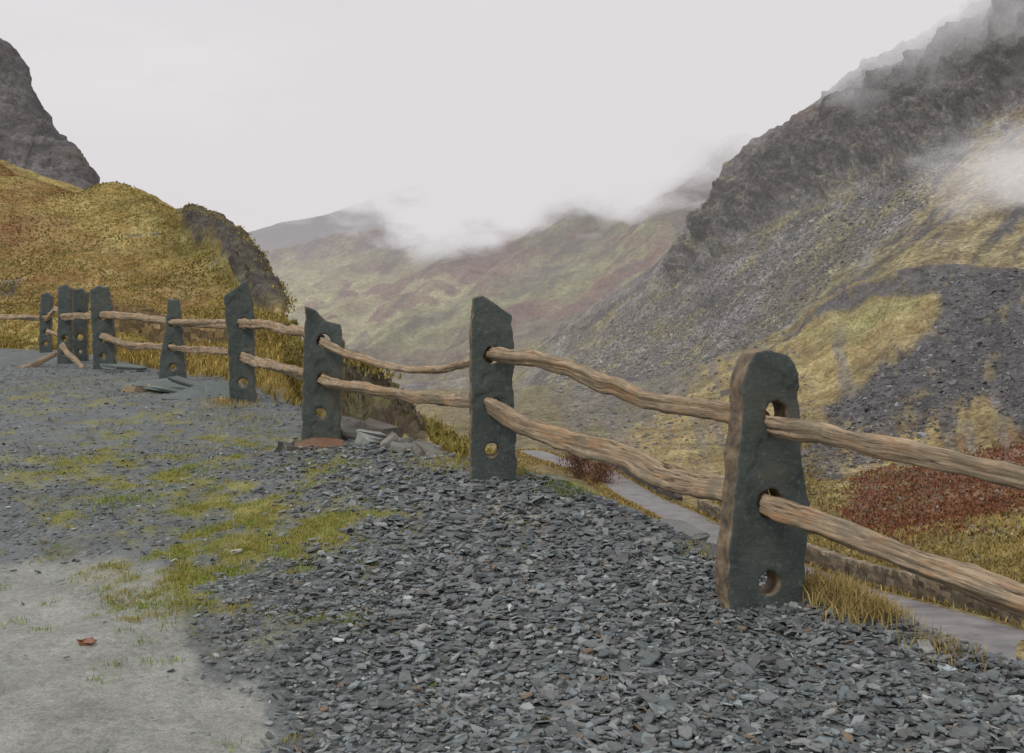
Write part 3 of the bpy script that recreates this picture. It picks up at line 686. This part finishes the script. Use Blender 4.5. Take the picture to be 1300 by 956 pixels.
def wp(x,y,h,yaw):
    px=CX+x/y*F;d=y;b=HY-(float(G(np.array([x]),np.array([y]))[0])-CH)/d*F;s=F/d
    post('post',px,b,d,yaw,[(px-.2*s,b+.05*s),(px-.18*s,b-h*.8*s),(px-.1*s,b-h*s),(px+.1*s,b-h*.97*s),(px+.17*s,b-h*.8*s),(px+.2*s,b+.05*s)],[(px,b-h*.75*s,.05*s),(px,b-h*.42*s,.05*s),(px,b-h*.13*s,.04*s)],.12,.02)
wp(2.51,2.73,1.25,20);wp(-12.4,23.4,1.2,5)
tick('posts')
# rails
m,nt,o=newmat('oak_rail')
gu=attr(nt,'gu','Fac');gx=attr(nt,'gx','Fac');gy=attr(nt,'gy','Fac')
cb=nt.nodes.new('ShaderNodeCombineXYZ');nt.links.new(gu,cb.inputs[0]);nt.links.new(gx,cb.inputs[1]);nt.links.new(gy,cb.inputs[2])
mpn=nt.nodes.new('ShaderNodeMapping');mpn.inputs['Scale'].default_value=(5,85,85);nt.links.new(cb.outputs[0],mpn.inputs[0])
g1=noise(nt,mpn.outputs[0],1.0,8,.75,.6)
mp2=nt.nodes.new('ShaderNodeMapping');mp2.inputs['Scale'].default_value=(5,14,14);nt.links.new(cb.outputs[0],mp2.inputs[0])
g2_=noise(nt,mp2.outputs[0],1.0,5,.6,.3)
c1=mix(nt,mapr(nt,g1,.38,.6,0,1),lin((98,86,72),1.0),lin((192,172,144),1.0))
c2=mix(nt,mapr(nt,g2_,.50,.66,0,.55),c1,lin((172,130,88),1.0))
c3=mix(nt,mapr(nt,g1,.33,.42,.95,0),c2,lin((38,33,28),1.0))
c4=mix(nt,mapr(nt,noise(nt,pos(nt),5,7,.7),.48,.60,0,.65),c3,lin((124,118,102),1.0))
bsdf(nt,o,c4,.85,.15,math_(nt,'ADD',g1,math_(nt,'MULTIPLY',g2_,.5)),.006,.8)
railmat=m
def rail(name,pts,r0,r1,seed,wob=.012):
    P=np.array([U(*q) for q in pts]);L=np.concatenate([[0],np.cumsum(np.linalg.norm(np.diff(P,axis=0),axis=1))])
    n=max(30,int(L[-1]/.012));t=np.linspace(0,L[-1],n)
    Qr=np.stack([np.interp(t,L,P[:,j]) for j in range(3)],-1)
    kw=max(3,int(n*.05))|1;k=np.hanning(kw+2)[1:-1];k/=k.sum()
    for j in range(3): 
        e=np.pad(Qr[:,j],kw//2,'reflect',reflect_type='odd');Qr[:,j]=np.convolve(e,k,'valid')
    z0=np.zeros(n)+seed*3.1
    Qr[:,2]+=wob*fbm(t*1.6,z0,z0,4)*2.4;Qr[:,0]+=wob*fbm(t*2.2,z0+5,z0,4)
    tg=np.gradient(Qr,axis=0);tg/=np.linalg.norm(tg,axis=1)[:,None]
    s_=np.cross(tg,[0,0,1]);s_/=np.linalg.norm(s_,axis=1)[:,None];u_=np.cross(s_,tg)
    K=30;a=np.linspace(0,2*np.pi,K,endpoint=False)
    rad=(r0+(r1-r0)*t/t[-1])*(1+.2*fbm(t*3.5,z0+9,z0,4)*2)
    tw=t*.5+seed
    aa=a[None,:]+tw[:,None]
    sec=1+.17*np.cos(3*a+seed)[None,:]+.10*np.cos(2*a+1.3*seed)[None,:]+.04*np.cos(7*a)[None,:]+0*aa
    T=np.broadcast_to(t[:,None],(n,K))
    ca=np.cos(a)[None,:];sa=np.sin(a)[None,:]
    sec=sec+.22*fbm(T*2.0,ca*2.4+z0[:,None],sa*2.4+0*T,6,gain=.7)+.14*pn(T*14,ca*2+z0[:,None],sa*2+0*T)*np.clip(pn(T*1.3+seed,0.,0.)*2,0,1)
    sec=sec-.9*np.clip(fbm(T*1.3+4,ca*6+z0[:,None],sa*6+0*T,3)-.14,0,1)
    rr=rad[:,None]*sec
    endf=np.clip(np.minimum(t,t[-1]-t)/.02,0,1)**.5;rr=rr*(.35+.65*endf[:,None])
    V=Qr[:,None,:]+s_[:,None,:]*(np.cos(aa)*rr*.85)[...,None]+u_[:,None,:]*(np.sin(aa)*rr*1.05)[...,None]
    V=V.reshape(-1,3);i=np.arange(n-1)[:,None]*K;j=np.arange(K)[None,:];j2=(j+1)%K
    q=np.stack([i+j,i+K+j,i+K+j2,i+j2],-1).reshape(-1,4)
    loops=list(q.ravel());nf=len(q);tot=[4]*nf+[K,K]
    loops+=list(range(K))+[ (n-1)*K+x_ for x_ in reversed(range(K))]
    st=np.concatenate([[0],np.cumsum(tot)[:-1]])
    me=mesh_np(name,V,np.array(loops),st,np.array(tot),True)
    set_f(me,(T+seed).ravel(),'gu');set_f(me,(ca*r0+0*T+seed).ravel(),'gx');set_f(me,(sa*r0+0*T).ravel(),'gy')
    return mk_obj(name,me,[railmat],fence)
rail('rail',[(955,527,4.95),(984,541,4.72),(1040,550,4.45),(1120,568,4.15),(1200,585,3.92),(1300,608,3.67),(1500,655,3.25),(1800,720,2.75),(1880,735,2.65)],.043,.040,1)
rail('rail',[(950,630,4.95),(977,643,4.72),(1040,664,4.45),(1120,694,4.15),(1200,725,3.92),(1300,765,3.67),(1500,830,3.25),(1800,930,2.75),(1880,955,2.65)],.052,.047,2)
rail('rail',[(617,447,6.85),(626,448,6.72),(660,453,6.5),(700,461,6.25),(740,472,6.0),(780,487,5.75),(815,505,5.6),(850,508,5.4),(890,514,5.2),(930,521,5.03),(975,530,4.86)],.048,.044,3,.02)
rail('rail',[(615,512,6.85),(628,518,6.72),(660,536,6.5),(700,556,6.25),(750,568,5.95),(800,582,5.7),(840,604,5.5),(880,616,5.3),(930,624,5.03),(972,636,4.86)],.058,.06,4,.02)
rail('rail',[(405,432,9.3),(411,434,9.15),(440,450,8.8),(480,463,8.4),(520,470,8.0),(560,469,7.5),(597,461,7.0),(625,455,6.82)],.030,.026,5,.01)
rail('rail',[(405,481,9.3),(411,483,9.15),(440,490,8.8),(480,495,8.4),(520,502,8.0),(560,508,7.5),(597,511,7.0),(625,516,6.82)],.045,.042,6)
rail('rail',[(304,409,12.1),(312,411,11.9),(345,413,11.0),(370,420,10.1),(386,422,9.5),(410,432,9.3)],.055,.045,7)
rail('rail',[(306,452,12.1),(314,456,11.9),(345,465,11.0),(370,471,10.1),(386,474,9.5),(410,480,9.3)],.06,.05,8)
rail('rail',[(214,408,14.6),(222,410,14.4),(250,410,13.5),(290,412,12.3),(308,412,12.15)],.05,.05,9)
rail('rail',[(214,440,14.6),(222,442,14.4),(250,444,13.5),(290,447,12.3),(310,454,12.15)],.04,.04,10)
rail('rail',[(126,400,16.6),(134,400,16.4),(160,402,15.8),(190,405,15.1),(212,408,14.7),(220,410,14.62)],.05,.05,11)
rail('rail',[(126,427,16.6),(134,429,16.4),(160,438,15.8),(190,439,15.1),(205,440,14.8),(220,441,14.62)],.055,.045,12)
rail('rail',[(76,402,18.1),(84,402,17.9),(100,401,17.5),(130,402,16.7)],.06,.05,13)
rail('rail',[(60,403,20),(70,392,19),(82,397,18.1)],.04,.04,14)
rail('rail',[(60,420,20.6),(70,424,19.5),(82,429,18.1)],.035,.04,15)
rail('rail',[(60,404,20.9),(30,403,22),(0,402,23),(-60,404,24.5)],.055,.055,16)
rail('fallen_rail',[(16,473,17.4),(40,464,17.3),(72,449,17.6)],.055,.04,17)
rail('fallen_rail',[(78,438,17.7),(90,452,17.4),(106,468,17.0)],.05,.04,18)
tick('rails')
# ---------------------------------------------------------------- rocks & slabs
def slab(name,px,py,d,sx,sy,sz_,yaw,tx,ty,colr,seed):
    r=np.random.default_rng(seed)
    k=9;a=np.arange(k)/k*2*np.pi+r.uniform(-.3,.3,k);rad=r.uniform(.65,1.1,k)
    ring=np.stack([np.cos(a)*rad*sx,np.sin(a)*rad*sy],-1)
    V=[];
    for f_,zz in ((.88,.5),(1,.25),(1,-.25),(.93,-.5)):
        for q in ring: V.append((q[0]*f_+r.normal(0,.012),q[1]*f_+r.normal(0,.012),zz*sz_*(1+r.normal(0,.15))))
    F_=[tuple(range(k)),tuple(reversed(range(3*k,4*k)))]
    for L_ in range(3):
        for i in range(k): F_.append((L_*k+i,(L_+1)*k+i,(L_+1)*k+(i+1)%k,L_*k+(i+1)%k))
    me=bpy.data.meshes.new(name);me.from_pydata(V,[],F_);me.update()
    set_col(me,np.tile(colr,(len(V),1)))
    o_=mk_obj(name,me,[chipmat]);o_.location=tuple(U(px,py,d));o_.rotation_euler=(tx,ty,yaw);return o_
pile=bpy.data.objects.new('slate_slab_pile',None);sc.collection.objects.link(pile)
sg=lin((100,110,106));sb=lin((140,126,100))
for i,(px,py,d,a_,b_,c_,yw,tx,ty,cc) in enumerate([(250,504,12.6,.5,.3,.06,.2,.2,.05,sg),(262,496,12.9,.42,.3,.06,.9,.25,-.15,sg*.9),(225,496,13.2,.5,.3,.06,-.2,-.1,.1,sg*1.1),(210,491,13.6,.45,.25,.06,.4,.15,.1,sg),(176,496,13.4,.2,.14,.16,.1,.1,0,sb),(192,487,13.9,.4,.25,.05,.4,.1,-.12,sg*1.1),(240,486,13.3,.38,.3,.05,1.2,.3,.2,sg*.8),(268,508,12.3,.35,.22,.05,-.4,.2,.2,sg*.85),(285,494,12.8,.3,.25,.05,-.4,.4,.3,sg*.9),(160,466,16,.4,.2,.06,.2,.05,.1,sg)]):
    slab('slab',px,py,d,a_,b_,c_,yw,tx,ty,cc,i).parent=pile
rk=bpy.data.objects.new('loose_rocks',None);sc.collection.objects.link(rk)
lr=[(412,568,8.9,.25,.16,.06,.1,.1,.05,lin((112,84,64))),(392,570,8.8,.14,.1,.05,.1,.3,.05,lin((114,92,74))),(360,579,8.6,.09,.07,.09,.5,.1,.2,lin((118,116,108))),(470,577,8.9,.16,.1,.10,.5,.3,.2,lin((138,142,138))),(442,560,9.6,.16,.12,.1,.5,.2,-.2,lin((104,100,92))),(500,570,9.2,.2,.16,.08,.9,.3,.1,lin((112,116,112))),(528,572,9.3,.09,.08,.08,.9,.3,.1,lin((160,162,158))),(545,580,8.8,.14,.1,.08,.2,.2,.1,lin((126,124,114))),(480,548,10.2,.25,.16,.16,.4,.3,.2,lin((90,85,76))),(450,540,10.8,.2,.16,.14,.4,.3,.2,lin((90,86,76))),(515,590,8.4,.14,.1,.06,.4,.1,.2,lin((116,116,110))),
 (700,606,7.4,.16,.12,.05,.4,.1,.2,lin((110,112,110))),(735,612,7.4,.1,.08,.05,1.4,.1,.2,lin((130,132,128))),(860,655,6.6,.22,.14,.05,.3,.35,.2,lin((120,122,118))),(835,648,6.8,.14,.1,.04,.3,.1,.2,lin((140,140,135))),(800,640,6.8,.15,.12,.05,.9,.2,.2,lin((96,98,96))),(110,782,4.3,.03,.02,.02,.3,0,0,lin((140,100,78))),(300,690,5.6,.03,.03,.02,.3,0,0,lin((160,157,145)))]
r_=np.random.default_rng(5)
for i in range(46):
    q=r_.uniform(435,590);yb=555+(q-435)*.22+r_.normal(0,7);d=9.9-(q-435)/155*1.9+r_.normal(0,.2);s_=r_.uniform(.05,.15)
    lr.append((q,yb,d,s_,s_*.8,s_*.5,r_.uniform(0,3),r_.normal(0,.3),r_.normal(0,.3),lin((112,110,102))*math.exp(r_.normal(0,.3))))
for i,(px,py,d,a_,b_,c_,yw,tx,ty,cc) in enumerate(lr):
    o_=slab('rock',px,py,d,a_,b_,c_*1.4,yw,tx,ty,cc,50+i)
    zz=float(G(np.array([o_.location.x]),np.array([o_.location.y]))[0])
    o_.location.z=zz+c_*.35
    o_.parent=rk
# ---------------------------------------------------------------- grass
def blades(name,x,y,z,hgt,wd,col,lean,mat):
    n=len(x);a=rng.uniform(0,2*np.pi,n);l=rng.uniform(0,lean,n)*hgt;pa=rng.uniform(0,np.pi,n)
    wx=np.cos(pa)*wd;wy=np.sin(pa)*wd;dx=np.cos(a)*l;dy=np.sin(a)*l
    b0=np.stack([x-wx,y-wy,z-.005],-1);b1=np.stack([x+wx,y+wy,z-.005],-1)
    m0=np.stack([x-wx*.7+dx*.35,y-wy*.7+dy*.35,z+hgt*.55],-1);m1=np.stack([x+wx*.7+dx*.35,y+wy*.7+dy*.35,z+hgt*.55],-1)
    tp=np.stack([x+dx,y+dy,z+hgt*np.sqrt(np.maximum(.15,1-(l/hgt)**2*.6))],-1)
    V=np.stack([b0,b1,m1,m0,tp],1).reshape(-1,3);b=(np.arange(n)*5)[:,None]
    loops=np.concatenate([b+np.array([[0,1,2,3]]),b+np.array([[3,2,4]])],1).ravel()
    tot=np.tile([4,3],n);st=np.concatenate([[0],np.cumsum(tot)[:-1]])
    me=mesh_np(name,V,loops,st,tot,True);set_col(me,np.repeat(col,5,axis=0))
    return mk_obj(name,me,[mat])
m,nt,o=newmat('grass_blade');b=bsdf(nt,o,attr(nt,'Col'),.7,.15)
grassmat=m
X_=[];Y_=[];H_=[];C_=[]
def clump(x,y,n,rad,h,c):
    q=rng.normal(0,rad,(n,2));X_.append(x+q[:,0]);Y_.append(y+q[:,1]);H_.append(h*rng.uniform(.5,1.2,n));C_.append(c*np.exp(rng.normal(0,.2,(n,1))))
gg=lin((130,144,70));gy_=lin((154,146,82));gs=lin((168,150,98))
q=rng.uniform(40,560,16000);r_=rng.uniform(575,800,16000);d=1.4*F/(r_-HY);x=(q-CX)/F*d
sdv=polysd(q,r_,MOSS);nv_=mossn(x,d)
ok=(sdv>rng.uniform(-60,30,16000))&(nv_>rng.uniform(-.03,.2,16000))
ii=np.nonzero(ok)[0][:1700]
for i in ii: clump(x[i],d[i],int(rng.uniform(8,34)),rng.uniform(.015,.04),rng.uniform(.010,.028),gg if rng.uniform()<.4 else gy_)
for i in range(300):
    d=rng.uniform(3.2,16);q=rng.uniform(-100,740);x=(q-CX)/F*d
    if edge_s(np.array([x]),np.array([d]))[0]>.5: continue
    clump(x,d,26,.03,.025,gg if rng.uniform()<.5 else gy_)
for (q,r_,d,n,rad,h,c) in [(150,655,6.9,500,.13,.04,gg),(235,610,8,400,.15,.035,gg),(735,625,6.9,350,.09,.07,gg),(715,632,6.6,200,.08,.05,gg),(580,600,7.8,600,.2,.07,gy_),(560,607,7.5,400,.15,.05,gy_),(290,505,12,500,.15,.07,gs),(300,516,11.7,300,.2,.05,gy_),(700,600,7.8,500,.2,.09,gs),(660,607,7.2,300,.1,.07,gy_),(1060,760,4.9,600,.1,.12,gs),(1085,775,4.7,500,.08,.11,gs),(1120,785,4.7,300,.08,.1,gs),(1045,745,5.1,500,.1,.12,gs),(1200,835,4.3,200,.08,.07,gs),(270,660,6.2,300,.08,.03,gg),(290,712,5.3,250,.06,.03,gg),(440,775,4.6,200,.05,.03,gg),(560,850,4,120,.03,.02,gg),(255,585,9,500,.3,.03,gy_),(60,510,14,900,.6,.04,gy_),(300,545,10.5,400,.3,.05,gy_),(660,680,5.9,100,.05,.02,gy_),(905,700,5.5,200,.08,.06,gy_),(380,700,5.4,300,.15,.02,gg),(340,770,4.6,300,.12,.02,gy_)]:
    clump((q-CX)/F*d,d,n,rad,h,c)
x=np.concatenate(X_);y=np.concatenate(Y_);h=np.concatenate(H_);c=np.concatenate(C_)
blades('grass',x,y,G(x,y),h,.0016+h*.02,c,.9,grassmat)
xx,yy=sample(60000,3,20,300,1750);s=edge_s(xx,yy);k_=(s>1.7)&(s<5)&(xx/yy>-.2)
xx=xx[k_][:18000];yy=yy[k_][:18000]
x2,y2=sample(40000,12.5,28,-150,400);s=edge_s(x2,y2);k_=(s>.7)&(s<9)&(x2/y2<-.19)
x2=x2[k_][:16000];y2=y2[k_][:16000]
xx=np.concatenate([xx,x2]);yy=np.concatenate([yy,y2])
cc=gs*np.exp(rng.normal(0,.25,(len(xx),1)))*.8
cc[-len(x2):]=gold*np.exp(rng.normal(0,.35,(len(x2),1)))*.9
hh_=rng.uniform(.05,.18,len(xx))
blades('verge_grass',xx,yy,G(xx,yy),hh_,.004+yy*.0005,cc,.8,grassmat)
# tufts along both edges of the road
n=26000;i_=rng.integers(0,len(Q)-1,n);sd_=rng.integers(0,2,n);j_=rng.integers(1,5,n);u=rng.uniform(0,1,(n,1));v=rng.uniform(0,1,(n,1))
S=np.stack(SHL);Bv=(S[sd_,i_,j_]*(1-u)+S[sd_,i_+1,j_]*u)*(1-v)+(S[sd_,i_,j_+1]*(1-u)+S[sd_,i_+1,j_+1]*u)*v
Bv=Bv[fbm(Bv[:,0]/2,Bv[:,1]/2,0.,3)>-.2]
blades('roadside_grass',Bv[:,0],Bv[:,1],Bv[:,2],rng.uniform(.08,.32,len(Bv)),.01+Bv[:,1]*.0006,lin((148,130,78))*np.exp(rng.normal(0,.3,(len(Bv),1))),1.0,grassmat)
R0=VK[32:190]
px_,py_=toPx(R0)
ok=(polysd(px_,py_,KR)<-2)&(px_>-150)&(px_<600)&(polysd(px_,py_,LEDGE)<-3)
cand=R0[ok];nt_=80000
sel=rng.integers(0,len(cand),nt_);b_=cand[sel]+np.stack([rng.normal(0,.12,nt_),rng.normal(0,.12,nt_),np.zeros(nt_)],-1)
f=fbm(b_[:,0]/4,b_[:,1]/4,b_[:,2]/4,4)
tt=rng.uniform(0,1,(nt_,1));cc=(gold*tt+olive*(1-tt))*(1+1.0*f[:,None])
cc=np.where((fbm(b_[:,0]/9+9,b_[:,1]/9,b_[:,2]/9,5)>.17)[:,None],rust*(.8+.4*tt),cc)
keep=fbm(b_[:,0]/3,b_[:,1]/3,b_[:,2]/3,6,gain=.65)<.27
blades('hill_grass',b_[keep,0],b_[keep,1],b_[keep,2]-.03,rng.uniform(.05,.12,keep.sum()),.012+b_[keep,1]*.0006,cc[keep],1.0,grassmat)
B=scatter_on(VV[:250],[[(880,690),(940,560),(1030,530),(1050,610),(1300,560),(1500,560),(1500,840),(1300,760),(1040,720)]],45000)
f=fbm(B[:,0]/6,B[:,1]/6,B[:,2]/6,5,gain=.65)
qx,qy=toPx(B)
rbm=(polysd(qx+90*f,qy+60*f,[(1060,640),(1100,610),(1200,575),(1300,550),(1950,550),(1950,640),(1300,650),(1180,680),(1080,690)])>rng.uniform(-12,12,len(B)))[:,None]
tt=rng.uniform(0,1,(len(B),1));cc=np.where(rbm,lin((124,84,60))*(.55+.8*tt),(lin((156,136,84))*tt+lin((122,115,70))*(1-tt))*(1+.9*f[:,None]))
blades('slope_grass_and_bracken',B[:,0],B[:,1],B[:,2]-.03,rng.uniform(.12,.38,len(B)),.02+B[:,1]*.0009,cc,1.0,grassmat)
# ---------------------------------------------------------------- shrub
def shrub(name,px,py,d,hh,ww,c,seed,n=2600):
    r=np.random.default_rng(seed);B=U(px,py,d)
    zz=dropz(BV,B[0],B[1],B[2]);B[2]=zz if zz is not None else B[2]
    a=r.uniform(0,2*np.pi,n);rad=np.abs(r.normal(0,.45,n));tz=r.uniform(0,1,n)**.7
    rad=rad*(.35+np.sin(tz*3.0)*.8)
    x=B[0]+np.cos(a)*rad*ww;y=B[1]+np.sin(a)*rad*ww;z=B[2]+tz*hh
    return blades(name,x,y,z,r.uniform(.2,.6,n)*hh*.25,np.full(n,.012*d/30),c*np.exp(r.normal(0,.3,(n,1))),1.2,grassmat)
shrub('russet_shrub',735,600,104,3.0,2.4,lin((108,80,62)),3)
shrub('russet_shrub',762,612,98,2.4,2.2,lin((116,84,64)),4)
tick('plants')
# ---------------------------------------------------------------- mist and clouds
FOG_GLOW=(0.74,0.712,0.728)
def vol_mat(name,dens,noise_amp=0,nsc=(1,1,1),seed=0,lo=0,hi=.5,rate=2.0):
    m,nt,o=newmat(name)
    ab=nt.nodes.new('ShaderNodeVolumeAbsorption');ab.inputs['Color'].default_value=(0,0,0,1)
    em=nt.nodes.new('ShaderNodeEmission');em.inputs['Color'].default_value=(*FOG_GLOW,1)  # fog emits a sky-coloured glow, standing in for scattered light
    ad=nt.nodes.new('ShaderNodeAddShader');nt.links.new(ab.outputs[0],ad.inputs[0]);nt.links.new(em.outputs[0],ad.inputs[1]);nt.links.new(ad.outputs[0],o.inputs['Volume'])
    if not noise_amp:
        ab.inputs['Density'].default_value=dens;em.inputs['Strength'].default_value=dens
        try: m.cycles.homogeneous_volume=True
        except Exception: pass
    else:
        try: m.cycles.volume_step_rate=rate
        except Exception as e: print(e)
        t=nt.nodes.new('ShaderNodeTexCoord');ln=nt.nodes.new('ShaderNodeVectorMath');ln.operation='LENGTH';nt.links.new(t.outputs['Object'],ln.inputs[0])
        mp=nt.nodes.new('ShaderNodeMapping');mp.inputs['Scale'].default_value=nsc;mp.inputs['Location'].default_value=(seed,seed,seed);nt.links.new(t.outputs['Object'],mp.inputs[0])
        nz=noise(nt,mp.outputs[0],1.0,3,.6)
        v=math_(nt,'SUBTRACT',1.0,ln.outputs['Value'])
        v=math_(nt,'ADD',v,mapr(nt,nz,.25,.75,-noise_amp,noise_amp*.3))
        dn=mapr(nt,v,lo,hi,0,dens)
        nt.links.new(dn,ab.inputs['Density']);nt.links.new(dn,em.inputs['Strength'])
    return m
def box(name,a,b,mat):
    V=[(x,y,z) for x in (a[0],b[0]) for y in (a[1],b[1]) for z in (a[2],b[2])]
    me=bpy.data.meshes.new(name);me.from_pydata(V,[],[(0,1,3,2),(4,6,7,5),(0,4,5,1),(2,3,7,6),(0,2,6,4),(1,5,7,3)]);me.update()
    return mk_obj(name,me,[mat])
box('mist',(-5000,70,-70),(5000,6000,900),vol_mat('mist',.00024))
def cloud(px,py,d,sx,sy,sz_,dens,amp,nsc,seed,rot=0,hi=.5):
    bpy.ops.mesh.primitive_uv_sphere_add(segments=32,ring_count=16,radius=1.0)
    o_=bpy.context.object;o_.name='cloud';o_.location=tuple(U(px,py,d));o_.scale=(sx,sy,sz_);o_.rotation_euler=(0,rot,0)
    o_.data.materials.append(vol_mat('cloud',dens,amp,nsc,seed,0,hi));return o_
cloud(765,140,1300,600,350,238,.05,.58,(5,3,4),3.3,hi=.32)
cloud(1285,-65,405,135,115,98,.05,.45,(4,3,4),8.1,hi=.5)
cloud(1330,218,270,48,20,18,.06,.6,(3,3,3),5.1,hi=.6)
tick('done')
